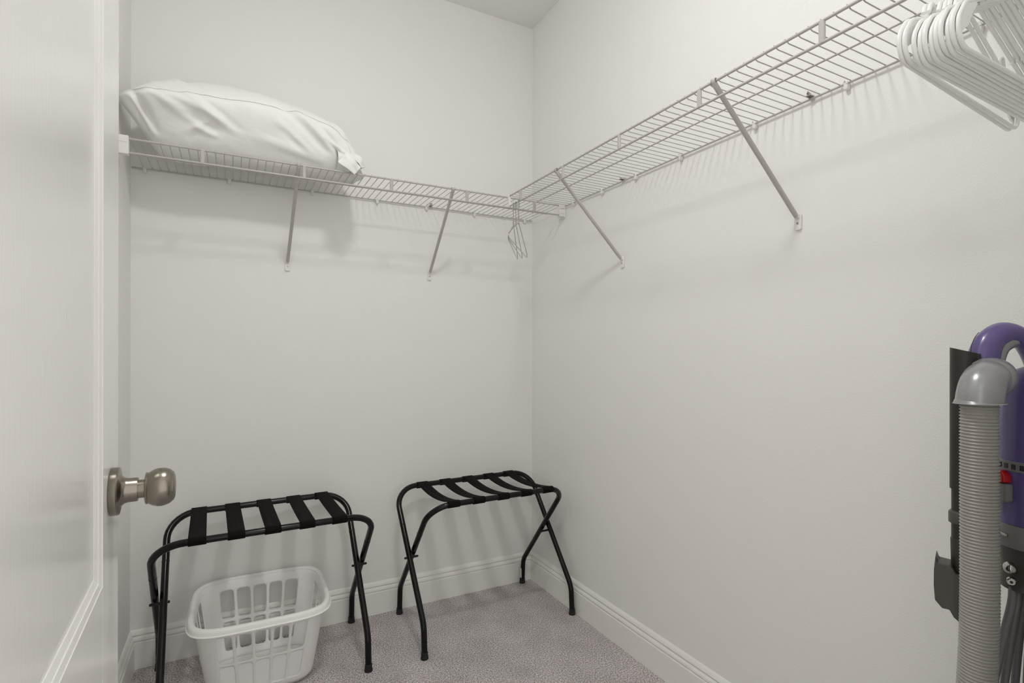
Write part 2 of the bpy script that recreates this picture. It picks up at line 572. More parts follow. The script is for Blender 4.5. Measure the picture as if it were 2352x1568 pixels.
# right shelf: local x = world y - YF (towards the corner), local y = -world x
Y0 = -0.3050
LR = Y0 - YF
yw = [-1.3966 - 0.02568 * k for k in range(-43, 30)]
sr = make_shelf('white wire shelf along the right wall carrying the hangers', (0, YF, ZS + 0.0008), math.pi / 2, LR,
                [y - YF for y in yw if YF + 0.012 < y < Y0 - 0.010],
                [y - YF for y in (-0.408, -0.7206, -1.0297, -1.3419, -1.6557, -1.968)],
                [y - YF for y in (-0.3727, -0.5766, -0.7803, -1.002, -1.2847, -1.541, -1.80, -2.03)],
                [y - YF for y in (-0.708, -1.452)],
                [(-0.6983 - YF, 0.020), (-1.4137 - YF, 0.024)])
end_bracket(sr, 0.0006, 0.031, -1)
# sleeve where this shelf's lip meets the front of the back shelf
mb = MB()
mb.prism([(-0.006, -0.004), (-0.006, 0.0055), (0.006, 0.0055), (0.006, -0.004)], -LIPD - 0.0055, 0.0055, Matrix.Translation((LR - 0.005, DEP, 0)))
mb.build('corner_connector', M_CLIP, sr, smooth=False, bevel=0.0018)

# ================================================================== PILLOW
# cross sections (x; six control points y,z running front-bottom, front, seam, top, back, back-bottom)
PS = [
    (-1.643, [(-0.2346, 1.916), (-0.2484, 1.9214), (-0.2716, 1.9254), (-0.245, 1.935), (-0.235, 1.928), (-0.24, 1.917)]),
    (-1.628, [(-0.2446, 1.901), (-0.2714, 1.9132), (-0.2816, 1.9334), (-0.225, 1.953), (-0.185, 1.925), (-0.212, 1.902)]),
    (-1.605, [(-0.2476, 1.872), (-0.2824, 1.9008), (-0.2876, 1.9444), (-0.205, 1.98), (-0.13, 1.925), (-0.175, 1.876)]),
    (-1.580, [(-0.214, 1.842), (-0.263, 1.888), (-0.308, 1.944), (-0.185, 2.006), (-0.095, 1.92), (-0.14, 1.848)]),
    (-1.540, [(-0.207, 1.807), (-0.267, 1.8712), (-0.306, 1.952), (-0.172, 2.032), (-0.055, 1.917), (-0.095, 1.808)]),
    (-1.450, [(-0.212, 1.797), (-0.274, 1.871), (-0.302, 1.963), (-0.165, 2.055), (-0.03, 1.92), (-0.095, 1.797)]),
    (-1.350, [(-0.214, 1.797), (-0.276, 1.876), (-0.296, 1.971), (-0.16, 2.066), (-0.025, 1.922), (-0.115, 1.797)]),
    (-1.200, [(-0.214, 1.797), (-0.275, 1.878), (-0.286, 1.98), (-0.16, 2.051), (-0.028, 1.912), (-0.118, 1.797)]),
    (-1.060, [(-0.212, 1.797), (-0.27, 1.868), (-0.276, 1.968), (-0.162, 2.02), (-0.038, 1.89), (-0.095, 1.797)]),
    (-0.980, [(-0.207, 1.797), (-0.26, 1.858), (-0.27, 1.941), (-0.166, 1.984), (-0.055, 1.872), (-0.09, 1.797)]),
    (-0.935, [(-0.2246, 1.797), (-0.2614, 1.8484), (-0.2386, 1.9124), (-0.17, 1.94), (-0.078, 1.855), (-0.105, 1.797)]),
    (-0.905, [(-0.2046, 1.798), (-0.2314, 1.8384), (-0.2256, 1.8764), (-0.172, 1.895), (-0.105, 1.842), (-0.125, 1.799)]),
    (-0.892, [(-0.1776, 1.815), (-0.1914, 1.8314), (-0.2036, 1.8424), (-0.17, 1.852), (-0.145, 1.835), (-0.155, 1.815)]),
]
# creases: (x0, t0, x1, t1, width, height)  t = position round the section, 0 front-bottom .. 6
CR = [(-1.57, 2.0, -1.43, 1.1, .016, .007), (-1.53, 2.0, -1.36, 1.25, .012, .006), (-1.46, 1.95, -1.33, 1.0, .013, .008),
      (-1.42, 1.9, -1.31, 1.05, .010, -.006), (-1.40, 1.2, -1.46, .8, .012, .005), (-1.44, 1.0, -1.38, .75, .009, .006),
      (-1.50, 1.55, -1.38, .9, .012, -.005), (-1.62, 1.7, -1.565, .5, .012, .006), (-1.60, 1.8, -1.545, .6, .014, -.006),
      (-1.18, 2.1, -1.03, 1.0, .014, -.007), (-1.14, 2.1, -1.00, 1.1, .012, .007), (-1.20, 1.6, -1.08, .8, .012, .006), (-1.17, 1.3, -1.10, .75, .010, -.005),
      (-1.06, 1.9, -.98, 1.2, .011, -.006), (-1.03, 1.45, -.95, 1.15, .009, .007), (-1.02, 1.35, -.96, .9, .010, -.006),
      (-1.05, 2.9, -.93, 1.6, .012, -.006), (-1.02, 3.0, -.92, 2.0, .010, .006), (-.985, 1.2, -.95, .5, .009, -.009), (-.955, 1.8, -.93, .7, .008, .006),
      (-1.53, 3.0, -1.46, 2.2, .012, .005), (-1.50, 3.1, -1.42, 2.3, .014, -.004), (-1.25, .9, -1.05, .6, .02, .004)]


def pillow_mesh():
    NS, NT = 9, 14
    rows = []
    ctrl = [[Vector((x, y, z)) for (y, z) in sec] for (x, sec) in PS]
    cols = [catmull([c[j] for c in ctrl], NS) for j in range(6)]
    for i in range(len(cols[0])):
        rows.append(catmull([cols[j][i] for j in range(6)], NT, closed=True))
    n = len(rows[0])
    out = []
    for i, row in enumerate(rows):
        edge = min(1.0, i / 8.0, (len(rows) - 1 - i) / 8.0)
        cen = sum(row, Vector()) / n
        new = []
        for j, p in enumerate(row):
            nrm = (row[(j + 1) % n] - row[j - 1]).cross(Vector((1, 0, 0)))
            nrm.normalize()
            if nrm.dot(p - cen) < 0:
                nrm = -nrm
            t = j / NT
            dsp = 0.0
            for (xa, ta, xb, tb, wd, ht) in CR:
                ax, at = p.x - xa, (t - ta) * 0.10
                bx, bt = xb - xa, (tb - ta) * 0.10
                L2 = bx * bx + bt * bt
                s = max(0, min(1, (ax * bx + at * bt) / L2))
                q = (ax - s * bx) ** 2 + (at - s * bt) ** 2
                dsp += 1.7 * ht * math.exp(-q / (0.55 * wd * wd)) * math.sin(math.pi * min(1, max(0, 0.15 + 0.7 * s)))
            dsp += 0.004 * mnoise.noise(Vector((p.x * 9, p.y * 9, p.z * 9)))
            dsp += 0.0022 * mnoise.noise(Vector((p.x * 26 + 5, p.y * 26, p.z * 20)))
            # piped seam along the upper front edge
            dsp += 0.0028 * math.exp(-((t - 2.02) / 0.035) ** 2) - 0.002 * math.exp(-((t - 1.93) / 0.04) ** 2)
            q = p + nrm * dsp * edge
            q.z = max(q.z, 1.7955)
            new.append(q)
        out.append(new)
    return out


pil = thing('pillow', 'plump white bed pillow in a white cotton pillowcase on the back shelf', 'pillow', (0, 0, 0))
mb = MB()
rows = pillow_mesh()
mb.loft(rows)
mb.build('pillow_body', M_COTTON, pil, angle=80, sub=1)
seam = [rw[28] + Vector((0, -0.0004, 0.0002)) for rw in rows[2:-14]]
MB().tube(seam, 0.0010, 8).build('seam', M_COTTON, pil, angle=60)


def cloth_patch(cn, nu, nv, bulge, seed, amp):
    """bilinear patch of four corners with a bulge direction and soft noise"""
    a, b, c_, e = [Vector(p) for p in cn]
    rows = []
    for i in range(nu + 1):
        s = i / nu
        row = []
        for j in range(nv + 1):
            t = j / nv
            p = (a * (1 - s) + b * s) * (1 - t) + (e * (1 - s) + c_ * s) * t
            k = math.sin(math.pi * s) * math.sin(math.pi * t)
            p = p + Vector(bulge) * (k + 0.35 * math.sin(math.pi * t))
            nz = mnoise.noise_vector(Vector((s * 3 + seed, t * 3, seed * 1.7)))
            row.append(p + nz * amp)
        rows.append(row)
    return rows


# loose hem of the pillowcase: a flap folded over the front wire and the flattened open end behind it
mb = MB()
mb.loft(cloth_patch([(-.992, -.303, 1.818), (-.958, -.290, 1.868), (-.908, -.302, 1.812), (-.936, -.312, 1.776)], 12, 12, (0.0, -.012, .004), 1.0, .004), closed=False)
mb.build('hem_flap', M_COTTON, pil, angle=80, solid=0.003, sub=1)
mb = MB()
mb.loft(cloth_patch([(-.960, -.285, 1.862), (-.925, -.215, 1.895), (-.884, -.235, 1.846), (-.905, -.298, 1.812)], 12, 12, (.010, -.008, .006), 4.0, .005), closed=False)
mb.build('hem_fold', M_COTTON, pil, angle=80, solid=0.003, sub=1)
loops = []
for k, (x, yc, zc, ry, rz) in enumerate([(-.99, -.185, 1.845, .105, .046), (-.955, -.190, 1.835, .100, .036), (-.925, -.195, 1.824, .095, .026), (-.895, -.20, 1.815, .088, .017)]):
    lp = []
    for j in range(40):
        a = 2 * math.pi * j / 40
        wob = 0.004 * math.sin(5 * a + k) * k / 3
        zz = zc + (rz + wob) * math.sin(a)
        lp.append(Vector((x + 0.010 * math.sin(3 * a + 1) * k / 3, yc + (ry + wob) * math.cos(a), max(1.7965, zz))))
    loops.append(lp)
mb = MB()
mb.loft(loops, caps=False)
mb.build('open_end', M_COTTON, pil, angle=80, solid=0.002, sub=1)

# ================================================================== LUGGAGE RACKS
def make_rack(name_label, loc, rz, spread, sag, flip, strap_x, sticker=None):
    t = thing('luggage_rack', name_label, 'luggage rack', (loc[0], loc[1], 0), rz + (math.pi if flip else 0), 'folding luggage racks')
    RT, TOP, FT = 0.0112, 0.548, 0.187

    def frame(w, sgn):
        a = spread / 2
        foot = Vector((0, sgn * FT, 0.0))
        knee = Vector((0, sgn * (FT - 0.008), 0.118))
        top = Vector((0, -sgn * a, TOP))
        dirv = (top - knee)
        L = dirv.length
        dirv.normalize()
        R = 0.092
        pts = [foot + Vector((-w, 0, 0.004)), knee + Vector((-w, 0, 0)), top + Vector((-w, 0, 0)), top + Vector((w, 0, 0)), knee + Vector((w, 0, 0)), foot + Vector((w, 0, 0.004))]
        path = fillet(pts, [0, 0.09, R, R, 0.09, 0], 9)
        fr = MB().tube(path, RT, 16).build('frame', M_BLACK, t, angle=60)
        for sx in (-w, w):
            MB().lathe([(0.0, 0.0), (0.0142, 0.0), (0.0146, 0.004), (0.0130, 0.010), (0.0124, 0.024), (0.0114, 0.025), (0.0, 0.025)], 20,
                       Matrix.Translation((sx, sgn * FT, 0))).build('foot_cap', M_RUBBER, fr)
            # sleeve joint high on the leg
            p = knee + dirv * (L * 0.70)
            MB().tube([p + Vector((sx, 0, 0)) - dirv * 0.0015, p + Vector((sx, 0, 0)) + dirv * 0.0015], RT + 0.0006, 16).build('joint', M_RUBBER, fr)
        return fr

    WO, WI = 0.3350, 0.3095
    frame(WO, 1)
    frame(WI, -1)
    for sx in (-1, 1):
        # pivot height where the two legs cross
        MB().tube([(sx * (WI - 0.0165), 0, 0.3085), (sx * (WI - 0.0125), 0, 0.3085), (sx * (WO + 0.0125), 0, 0.3085), (sx * (WO + 0.0150), 0, 0.3085)], [0.0032, 0.0045, 0.0045, 0.0032], 12).build('pivot_bolt', M_RUBBER, t)
    # five webbing straps slung over the two top bars
    a = spread / 2
    rr = RT + 0.0012
    for x in strap_x:
        front = []
        for k in range(13):
            an = math.radians(-60 - 210 * k / 12)
            front.append((-a + rr * math.cos(an), TOP + rr * math.sin(an)))
        y0, y1 = -a, a
        mid = []
        for k in range(1, 16):
            s = k / 16
            mid.append((y0 + (y1 - y0) * s, TOP + rr - sag * math.sin(math.pi * s) ** 0.8))
        backp = [(-y, z) for (y, z) in reversed(front)]
        pr = front + mid + backp
        w2 = 0.0245
        mb = MB()
        mb.loft([[Vector((x - w2, y, z)), Vector((x - w2 * 0.3, y, z)), Vector((x + w2 * 0.3, y, z)), Vector((x + w2, y, z))] for (y, z) in pr], closed=False)
        mb.build('strap', M_WEB, t, angle=70, solid=0.0022)
    if sticker:
        x, sgn = sticker
        MB().box(x + 0.0100, x + 0.0122, sgn * FT - 0.004, sgn * FT + 0.009, 0.028, 0.074).build('label_sticker', M_STICKER, t, smooth=False, bevel=0.0004)
    return t


make_rack('black luggage rack with taut straps over the laundry basket', (-1.2165, -0.229), math.radians(1.8), 0.352, 0.002, False,
          [-0.213, -0.106, 0.0, 0.106, 0.211])
make_rack('black luggage rack with sagging straps in the room corner', (-0.3735, -0.229), math.radians(2.0), 0.340, 0.020, True,
          [-0.218, -0.112, -0.004, 0.106, 0.214], sticker=(-0.3095, -1))

# ================================================================== LAUNDRY BASKET
def make_basket():
    t = thing('laundry_basket', 'white plastic laundry basket with slotted sides under the left rack', 'laundry basket', (-1.238, -0.243, 0), math.radians(-1.0))
    NE = 4.6
    HX0, HX1, HY0, HY1, ZB, ZT = 0.162, 0.203, 0.128, 0.196, 0.006, 0.272

    def half(v):
        return HX0 + (HX1 - HX0) * v, HY0 + (HY1 - HY0) * v

    us = []           # unit outline points; cell marks
    cells = []

    def sup(x):
        return (1 - abs(x) ** NE) ** (1 / NE)
    SUB = 6
    A, B = 0.71, 0.68

    def side(fn, n, lim):
        i0 = len(us)
        for k in range(n * SUB):
            us.append(fn(-lim + 2 * lim * k / (n * SUB)))
        for c in range(n):
            cells.append(i0 + c * SUB)
    def corner(p, q):
        a0, a1 = math.atan2(p[1], p[0]), math.atan2(q[1], q[0])
        if a1 < a0: a1 += 2 * math.pi
        for k in range(8):
            a = a0 + (a1 - a0) * k / 8
            c_, s_ = math.cos(a), math.sin(a)
            rr = (abs(c_) ** NE + abs(s_) ** NE) ** (-1 / NE)
            us.append((c_ * rr, s_ * rr))
    side(lambda s: (s, -sup(s)), 5, A)
    corner((A, -sup(A)), (sup(B), -B))
    side(lambda s: (sup(s), s), 4, B)
    corner((sup(B), B), (A, sup(A)))
    side(lambda s: (-s, sup(s)), 5, A)
    corner((-A, sup(A)), (-sup(B), B))
    side(lambda s: (-sup(s), -s), 4, B)
    corner((-sup(B), -B), (-A, -sup(A)))
    NU = len(us)
    SV = 8
    vs = [0.0, 0.06, 0.10] + [0.10 + 0.39 * (k + 1) / SV for k in range(SV)] + [0.49 + 0.40 * (k + 1) / SV for k in range(SV)] + [0.945, 1.0]
    rows_h = [2, 2 + SV]

    def P(i, v, du=0.0):
        k = int(math.floor(i)) % NU
        f = i - math.floor(i)
        a, b = us[k], us[(k + 1) % NU]
        x, y = a[0] * (1 - f) + b[0] * f, a[1] * (1 - f) + b[1] * f
        hx, hy = half(v)
        vv = v
        inset = 1.0 - 0.05 * max(0, (0.08 - v) / 0.08) ** 2
        return Vector((x * hx * inset, y * hy * inset, ZB + (ZT - ZB) * vv))

    mb = MB()
    holes = {(i0, j0) for i0 in cells for j0 in rows_h}
    used = set()
    for (i0, j0) in holes:
        for i in range(SUB):
            for j in range(SV):
                used.add((i0 + i, j0 + j))
    for i in range(NU):
        for j in range(len(vs) - 1):
            if (i, j) in used: continue
            mb.add([P(i, vs[j]), P(i + 1, vs[j]), P(i + 1, vs[j + 1]), P(i, vs[j + 1])], [(0, 1, 2, 3)])
    for (i0, j0) in holes:
        ring = [(k, 0) for k in range(SUB)] + [(SUB, k) for k in range(SV)] + [(SUB - k, SV) for k in range(SUB)] + [(0, SV - k) for k in range(SV)]
        va, vb = vs[j0], vs[j0 + SV]
        outer, inner = [], []
        for (a, b) in ring:
            outer.append(P(i0 + a, vs[j0 + b]))
            x, y = 2 * a / SUB - 1, 2 * b / SV - 1
            k = (abs(x) ** 7 + abs(y) ** 7) ** (-1 / 7)
            x, y = x * k * 0.82, y * k * 0.915
            inner.append(P(i0 + (x + 1) / 2 * SUB, va + (vb - va) * (y + 1) / 2))
        n = len(ring)
        mb.add(outer + inner, [(k, (k + 1) % n, n + (k + 1) % n, n + k) for k in range(n)])
    wall = mb.build('basket_wall', M_BASKET, t, angle=50, weld=0.0004, solid=0.0028)

    def ringloop(o, z, v=1.0):
        hx, hy = half(v)
        return [Vector((x * (hx + o), y * (hy + o), z)) for (x, y) in us]
    rp = [(-0.0016, -0.006), (-0.0020, 0.0010), (0.0005, 0.0042), (0.0050, 0.0056), (0.0105, 0.0048), (0.0138, 0.0018), (0.0150, -0.0040), (0.0158, -0.0120),
          (0.0185, -0.0138), (0.0188, -0.0155), (0.0150, -0.0148), (0.0135, -0.0040), (0.0095, 0.0022), (0.0050, 0.0030), (0.0016, 0.0015), (0.0012, -0.006)]
    mb = MB()
    loops = [ringloop(o, ZT + z) for (o, z) in rp]
    loops.append(loops[0])
    mb.loft(loops, caps=False)
    mb.build('rim', M_BASKET, t, angle=40, weld=0.0002)
    mb = MB()
    loops = []
    for (f, z) in ((0.0, 0.010), (0.5, 0.010), (0.93, 0.010), (0.985, 0.0125), (0.99, 0.006), (0.95, 0.0015), (0.5, 0.0035), (0.0, 0.0035)):
        loops.append([Vector((x * max(f, 0.001) * HX0 * 0.965, y * max(f, 0.001) * HY0 * 0.965, z)) for (x, y) in us])
    mb.loft(loops)
    mb.build('base', M_BASKET, t, angle=40)
    return t


make_basket()

# ================================================================== CHROME WIRE HANGERS in the corner
def wire_hanger(label, y, az, lean):
    o = thing('wire_hanger', label, 'hanger', (-0.291, y, ZS - LIPD + 0.0006 + R_F), az, 'chrome wire hangers in the corner')
    o.rotation_euler = (0, lean, az)
    R = 0.0016
    HW, ZN, ZE = 0.214, -0.094, -0.196
    hook = []
    for k in range(15):
        a = math.radians(-30 + 215 * k / 14)
        hook.append((0.017 * math.cos(a), 0, -0.017 + R + 0.017 * math.sin(a) + 0.0))
    hk = hook + [(-0.014, 0, -0.034), (-0.003, 0, -0.050), (0.0, 0, -0.062), (0, 0, ZN + 0.004)]
    MB().tube(hk, R, 8).build('hook', M_CHROME, o, angle=60)
    tw = []
    for k in range(25):
        a = k * 1.05
        tw.append((0.0022 * math.cos(a), 0.0022 * math.sin(a), -0.060 + (ZN + 0.058) * k / 24))
    MB().tube(tw, R * 0.9, 6).build('twisted_neck', M_CHROME, o, angle=60)
    body = fillet([(0.001, 0, ZN), (0.03, 0, ZN - 0.008), (HW, 0, ZE + 0.018), (HW + 0.006, 0, ZE), (-HW - 0.006, 0, ZE), (-HW, 0, ZE + 0.018), (-0.03, 0, ZN - 0.008), (-0.001, 0, ZN)],
                  [0, 0.02, 0.012, 0.010, 0.010, 0.012, 0.02, 0], 6)
    MB().tube(body, R, 8).build('wire_body', M_CHROME, o, angle=60)
    return o


wire_hanger('chrome wire hanger in the corner, the one nearest the camera', -0.392, math.radians(51.5), 0.0)
wire_hanger('chrome wire hanger in the corner, middle of the three', -0.368, math.radians(54.3), 0.0)
wire_hanger('chrome wire hanger in the corner, the one nearest the back wall', -0.346, math.radians(57.0), 0.0)

# ================================================================== WHITE PLASTIC HANGERS on the right
ORD = ['first', 'second', 'third', 'fourth', 'fifth', 'sixth', 'seventh', 'eighth', 'ninth', 'tenth', 'eleventh']


def plastic_hanger_meshes():
    R = 0.0030
    ZR = R          # hook rests on the lip wire
    hook = []
    for k in range(19):
        a = math.radians(-40 + 220 * k / 18)
        hook.append((0.021 * math.cos(a), 0, -0.021 + 0.021 * math.sin(a) + ZR))
    hook += [(-0.020, 0, -0.034), (-0.012, 0, -0.050), (-0.002, 0, -0.062), (0, 0, -0.086)]
    h = MB().tube(hook, R, 12, up=(0, 1, 0))
    HW, ZN, ZE, ZB = 0.206, -0.084, -0.166, -0.219
    pts = [(0, 0, ZN), (0.10, 0, ZN - 0.040), (HW - 0.022, 0, ZE + 0.008), (HW, 0, ZE - 0.022), (HW - 0.012, 0, ZB), (-HW + 0.012, 0, ZB), (-HW, 0, ZE - 0.022), (-HW + 0.022, 0, ZE + 0.008), (-0.10, 0, ZN - 0.040), (0, 0, ZN)]
    body = fillet(pts, [0, 0.05, 0.03, 0.03, 0.022, 0.022, 0.03, 0.03, 0.05, 0], 8)
    b = MB().tube(body, R, 12, up=(0, 1, 0))
    webs = []
    for s in (-1, 1):
        o = [(s * (HW - 0.052), ZE + 0.021), (s * (HW - 0.014), ZE + 0.002), (s * (HW - 0.002), ZE - 0.022), (s * (HW - 0.006), ZE - 0.034), (s * (HW - 0.014), ZE - 0.032),
             (s * (HW - 0.028), ZE - 0.022), (s * (HW - 0.040), ZE - 0.002), (s * (HW - 0.052), ZE + 0.012)]
        webs.append(MB().prism(o, -0.0016, 0.0016, Matrix.Rotation(math.radians(90), 4, 'X')))
    # strap notch knob on each shoulder
    kn = []
    for s in (-1, 1):
        kn.append(MB().tube(fillet([(s * 0.118, 0, ZN - 0.052), (s * 0.116, 0, ZN - 0.034), (s * 0.128, 0, ZN - 0.028), (s * 0.134, 0, ZN - 0.044)], [0, 0.005, 0.005, 0], 4), 0.0032, 8))
    return h, b, webs, kn


hh, hb, hw_, hk_ = plastic_hanger_meshes()
YH = [-1.9620 + 0.0066 * k for k in range(9)] + [-1.8960, -1.8890]
ROT = [0.0, 0.1, 0.25, 0.3, 0.45, 0.5, 0.65, 0.7, 0.8, 1.9, 2.1]
LEAN = [0.0, 0.010, -0.006, 0.012, 0.004, -0.008, 0.010, 0.0, 0.012, 0.040, 0.046]
proto = None
for i, y in enumerate(YH):
    n = len(YH)
    lab = 'white plastic tubular hanger, %s from the camera end of the bundle' % ORD[i]
    if i == n - 1:
        lab = 'white plastic tubular hanger farthest from the camera in the bundle'
    t = thing('plastic_hanger', lab, 'hanger', (-0.291, y, ZS - LIPD + R_F + 0.001), 0, 'white plastic hangers on the right shelf')
    t.rotation_euler = (0, LEAN[i], math.radians(ROT[i]))
    if proto is None:
        hh.build('hook', M_HANGER, t, angle=70)
        hb.build('hanger_body', M_HANGER, t, angle=70)
        for q in hw_: q.build('end_web', M_HANGER, t, smooth=False, bevel=0.001)
        for q in hk_: q.build('strap_notch', M_HANGER, t, angle=70)
        proto = t
    else:
        for ch in list(proto.children):
            copy_of(ch, t)

# ================================================================== UPRIGHT VACUUM CLEANER (mostly outside the frame)
# local frame: x = to the right as seen from the doorway, y = away from the doorway, z up
VO = Vector((-0.3935, -1.947, 0))
vac = thing('vacuum_cleaner', 'purple and grey upright vacuum cleaner beside the right wall', 'vacuum cleaner', VO, math.atan2(-0.9356, 0.3531))


def vtube(name, pts, rad, mt, n=20, parent=vac, **k):
    return MB().tube(pts, rad, n, **k).build(name, mt, parent, angle=50)


# ribbed hose
path = catmull([(0.000, 0.000, 1.072), (0.000, 0.000, 0.95), (0.0005, 0, 0.82), (-0.0005, 0, 0.72), (-0.004, 0.001, 0.62), (-0.006, 0.004, 0.45), (0.004, 0.02, 0.28), (0.035, 0.05, 0.15), (0.075, 0.07, 0.11)], 40)
cum = [0.0]
for i in range(1, len(path)):
    cum.append(cum[-1] + (path[i] - path[i - 1]).length)
tot = cum[-1]
PITCH = 0.0046
N = int(tot / PITCH) * 6
pp, rr_ = [], []
k = 0
for i in range(N + 1):
    s = tot * i / N
    while k < len(cum) - 2 and cum[k + 1] < s:
        k += 1
    f = (s - cum[k]) / max(1e-9, cum[k + 1] - cum[k])
    pp.append(path[k].lerp(path[k + 1], f))
    ph = (i % 6) / 6
    rr_.append(0.0215 + 0.0010 * math.cos(2 * math.pi * ph))
vtube('hose', pp, rr_, M_VHOSE, 28)
# bell shaped elbow cap on the hose end, with its collar
el = catmull([(0.0, 0.0, 1.058), (0.0, 0.0, 1.062), (0.001, 0.0, 1.072), (0.003, 0.006, 1.0830), (0.006, 0.018, 1.0905), (0.009, 0.034, 1.093)], 6)
ne = len(el)
er = []
for i in range(ne):
    s = i / (ne - 1)
    er.append(0.0305 - 0.0035 * min(1, s * 5) if s < 0.2 else 0.0270 - 0.0012 * (s - 0.2))
el_o = vtube('elbow', el, er, M_VSILVER, 36)
vtube('collar', [(0.008, 0.030, 1.0922), (0.0095, 0.036, 1.0930), (0.014, 0.052, 1.0935), (0.016, 0.058, 1.0935)], [0.0275, 0.0292, 0.0292, 0.027], M_VSILVER, 36)
# purple handle arch with a lighter inner strip and the body it runs into
hp = catmull([(0.012, 0.060, 1.072), (0.005, 0.062, 1.100), (0.005, 0.067, 1.126), (0.013, 0.077, 1.149), (0.028, 0.091, 1.1605), (0.045, 0.108, 1.154), (0.059, 0.124, 1.130), (0.070, 0.140, 1.090), (0.076, 0.150, 1.03)], 8)
vtube('handle', hp, [0.0225 - 0.005 * min(1, i / 24) for i in range(len(hp))], M_PURPLE, 28, sx=0.80)
ip = [p + Vector((0.010, 0.010, -0.010)) * min(1, i / 14) for i, p in enumerate(hp)]
vtube('handle_lining', ip, [0.0205 - 0.006 * min(1, i / 24) for i in range(len(ip))], M_VSILVER, 24, sx=0.85)
vtube('handle_seam', [p + Vector((-0.0112, -0.0205, 0.0035)) + Vector((-0.004, 0.003, 0.006)) * min(1, i / 16) for i, p in enumerate(hp[2:26])], 0.0005, M_WINDOW, 6)
# purple body column
col = Matrix.Translation((0.070, 0.125, 0))
MB().lathe([(0.0, 0.870), (0.0500, 0.870), (0.0505, 0.960), (0.0500, 1.020), (0.0470, 1.060), (0.0400, 1.088), (0.0280, 1.105), (0.012, 1.112), (0.0, 1.113)], 40, col).build('body_column', M_PURPLE, vac, angle=50)
band = MB().lathe([(0.0500, 0.952), (0.0520, 0.953), (0.0522, 0.967), (0.0500, 0.968)], 40, col).build('vent_band', M_VGREY, vac, angle=40)
for a in (-104, -116, -128, -140, -152, -92):
    an = math.radians(a)
    M = col @ Matrix.Translation((0.0518 * math.cos(an), 0.0518 * math.sin(an), 0.960)) @ Matrix.Rotation(an, 4, 'Z')
    m2 = MB().box(-0.001, 0.0012, -0.0026, 0.0026, -0.0038, 0.0038)
    m2.v = [tuple(M @ Vector(p)) for p in m2.v]
    m2.build('vent_window', M_WINDOW, band, smooth=False)
# release button: red cap on a grey stem
an = math.radians(-146)
BM = col @ Matrix.Translation((0.050 * math.cos(an), 0.050 * math.sin(an), 0.932)) @ Matrix.Rotation(an, 4, 'Z') @ Matrix.Rotation(math.radians(90), 4, 'Y') @ Matrix.Rotation(math.radians(90), 4, 'Z')
ou = [(-0.011, 0.002), (0.011, 0.002), (0.011, 0.010)] + [(0.011 * math.cos(math.radians(q)), 0.010 + 0.010 * math.sin(math.radians(q))) for q in range(15, 180, 15)] + [(-0.011, 0.010)]
MB().prism(ou, -0.004, 0.0105, BM).build('release_button', M_RED, vac, smooth=False, bevel=0.003, seg=3)
ou = [(-0.0135, 0.0015), (0.0135, 0.0015), (0.0135, -0.022)] + [(0.0135 * math.cos(math.radians(q)), -0.022 + 0.007 * math.sin(math.radians(q))) for q in range(-15, -180, -15)] + [(-0.0135, -0.022)]
MB().prism(ou, -0.004, 0.0095, BM).build('button_stem', M_VGREY, vac, smooth=False, bevel=0.003, seg=3)
# grey section below the body with a chrome bar standing in for its highlight
MB().lathe([(0.0, 0.8385), (0.0530, 0.8385), (0.0540, 0.8420), (0.0540, 0.868), (0.0525, 0.872), (0.0, 0.872)], 40, col).build('bin_collar', M_VGREY, vac, angle=40)
m2 = MB().box(-0.001, 0.003, -0.011, 0.011, -0.002, 0.002)
M = col @ Matrix.Translation((0.053 * math.cos(an), 0.053 * math.sin(an), 0.856)) @ Matrix.Rotation(an, 4, 'Z')
m2.v = [tuple(M @ Vector(p)) for p in m2.v]
m2.build('highlight_bar', M_CHROME, vac, bevel=0.001)
# tapering dark section with trigger and screw, slanting away to the right
L1 = [Vector((0.070 + 0.0505 * math.cos(2 * math.pi * j / 40), 0.125 + 0.0505 * math.sin(2 * math.pi * j / 40), 0.840)) for j in range(40)]
L2 = [Vector((0.068 + 0.046 * math.cos(2 * math.pi * j / 40), 0.125 + 0.046 * math.sin(2 * math.pi * j / 40), 0.800 if math.cos(2 * math.pi * j / 40) < 0 else 0.800 + 0.038 * math.cos(2 * math.pi * j / 40))) for j in range(40)]
L3 = [Vector((0.050 + 0.026 * math.cos(2 * math.pi * j / 40), 0.110 + 0.030 * math.sin(2 * math.pi * j / 40), 0.776 + 0.030 * max(0, math.cos(2 * math.pi * j / 40)))) for j in range(40)]
MB().loft([L1, L2, L3]).build('lower_duct', M_VTOOL, vac, angle=45)
M = Matrix.Translation((0.035, 0.088, 0.808)) @ Matrix.Rotation(math.radians(100), 4, 'X')
MB().lathe([(0.0, -0.003), (0.0085, -0.003), (0.0080, 0.004), (0.0055, 0.0085), (0.0, 0.010)], 24, M).build('trigger', M_CHROME, vac, angle=50)
M = Matrix.Translation((0.036, 0.086, 0.789)) @ Matrix.Rotation(math.radians(100), 4, 'X')
sc = MB().lathe([(0.0, -0.003), (0.0056, -0.003), (0.0056, 0.0025), (0.0045, 0.0035), (0.0, 0.0035)], 20, M).build('screw', M_CHROME, vac, angle=40)
MB().lathe([(0.0, 0.003), (0.0020, 0.003), (0.0020, 0.0040), (0.0, 0.0040)], 12, M).build('screw_recess', M_WINDOW, sc, angle=40)
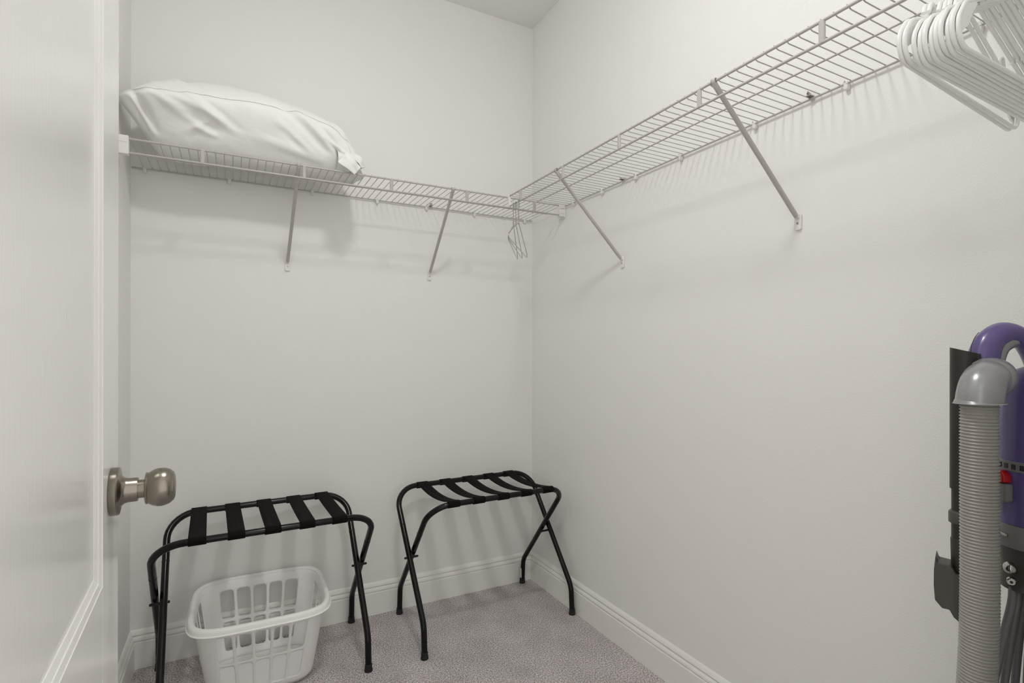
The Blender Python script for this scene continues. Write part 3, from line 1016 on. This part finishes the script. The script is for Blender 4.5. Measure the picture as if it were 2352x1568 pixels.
# black wand with slanted top, clamp, lower sleeve and the stowed upholstery tool
wx, wy = -0.0165, 0.047
mb = MB()
n = 28
zt = lambda a: 1.138 - 0.010 * (math.cos(a) + 1) * 0.5
mb.loft([[Vector((wx + 0.0178 * math.cos(2 * math.pi * j / n), wy + 0.0178 * math.sin(2 * math.pi * j / n), z if z else zt(2 * math.pi * j / n))) for j in range(n)] for z in (0.925, 1.0, 1.1, 0)])
mb.build('wand', M_VDARK, vac, angle=50)
vtube('wand_inner', [(wx, wy, 0.845), (wx, wy, 0.926)], 0.0158, M_VDARK, 24)
vtube('wand_clamp', [(wx, wy, 0.872), (wx, wy, 0.874), (wx, wy, 0.889), (wx, wy, 0.892)], [0.0165, 0.0192, 0.0192, 0.0165], M_VTOOL, 24)
vtube('wand_sleeve', [(wx, wy, 0.788), (wx, wy, 0.800), (wx, wy, 0.849), (wx, wy, 0.850)], [0.0150, 0.0158, 0.0168, 0.0160], M_VDARK, 24)
tool = [(-0.0500, 0.8215), (-0.0470, 0.8120), (-0.0310, 0.8110), (-0.0255, 0.8000), (-0.0060, 0.7960), (0.012, 0.7960), (0.012, 0.7440), (-0.0170, 0.7430), (-0.0205, 0.7280), (-0.0285, 0.7345), (-0.0335, 0.7445), (-0.0420, 0.7440), (-0.0505, 0.7540), (-0.0520, 0.7760), (-0.0518, 0.8000)]
MB().prism([(x, z) for (x, z) in tool], -0.062, -0.028, Matrix.Rotation(math.radians(90), 4, 'X')).build('upholstery_tool', M_VTOOL, vac, smooth=False, bevel=0.003, seg=3)
# wound power cord hanging in loops
random.seed(3)
for k in range(9):
    x0 = 0.036 + 0.007 * k
    y0 = 0.075 + 0.012 * (k % 3)
    sp = -0.034 + 0.0085 * k
    pts = catmull([(x0, y0 + 0.03, 0.800), (x0 + 0.001, y0 + 0.01, 0.765), (x0 + sp * 0.25, y0, 0.71), (x0 + sp * 0.55, y0 - 0.004, 0.64), (x0 + sp * 0.8, y0 - 0.006, 0.56), (x0 + sp * 0.9, y0, 0.46), (x0 + sp * 0.6, y0 + 0.01, 0.385), (x0 + sp * 0.1 + 0.02, y0 + 0.02, 0.36)], 8)
    vtube('cord', pts, 0.0052, M_CORD, 12)
# hidden rear spine, bin, motor housing, wheels and cleaner head (right of the frame)
vtube('spine', [(0.110, 0.150, 0.845), (0.150, 0.160, 0.74), (0.160, 0.165, 0.40), (0.150, 0.160, 0.15)], [0.026, 0.024, 0.026, 0.034], M_VGREY, 24)
for s in (-1, 1):
    MB().lathe([(0.0, -0.014), (0.070, -0.014), (0.077, -0.008), (0.077, 0.008), (0.070, 0.014), (0.0, 0.014)], 36,
               Matrix.Translation((0.10 + s * 0.062, 0.115, 0.077)) @ Matrix.Rotation(math.radians(90), 4, 'Y')).build('wheel', M_VDARK, vac, angle=40)
MB().lathe([(0.0, -0.045), (0.05, -0.045), (0.062, -0.03), (0.062, 0.03), (0.05, 0.045), (0.0, 0.045)], 36, Matrix.Translation((0.10, 0.115, 0.095)) @ Matrix.Rotation(math.radians(90), 4, 'Y')).build('motor_housing', M_VGREY, vac, angle=40)
MB().box(-0.02, 0.165, 0.16, 0.36, 0.012, 0.075).build('cleaner_head', M_PURPLE, vac, smooth=False, bevel=0.02, seg=4)
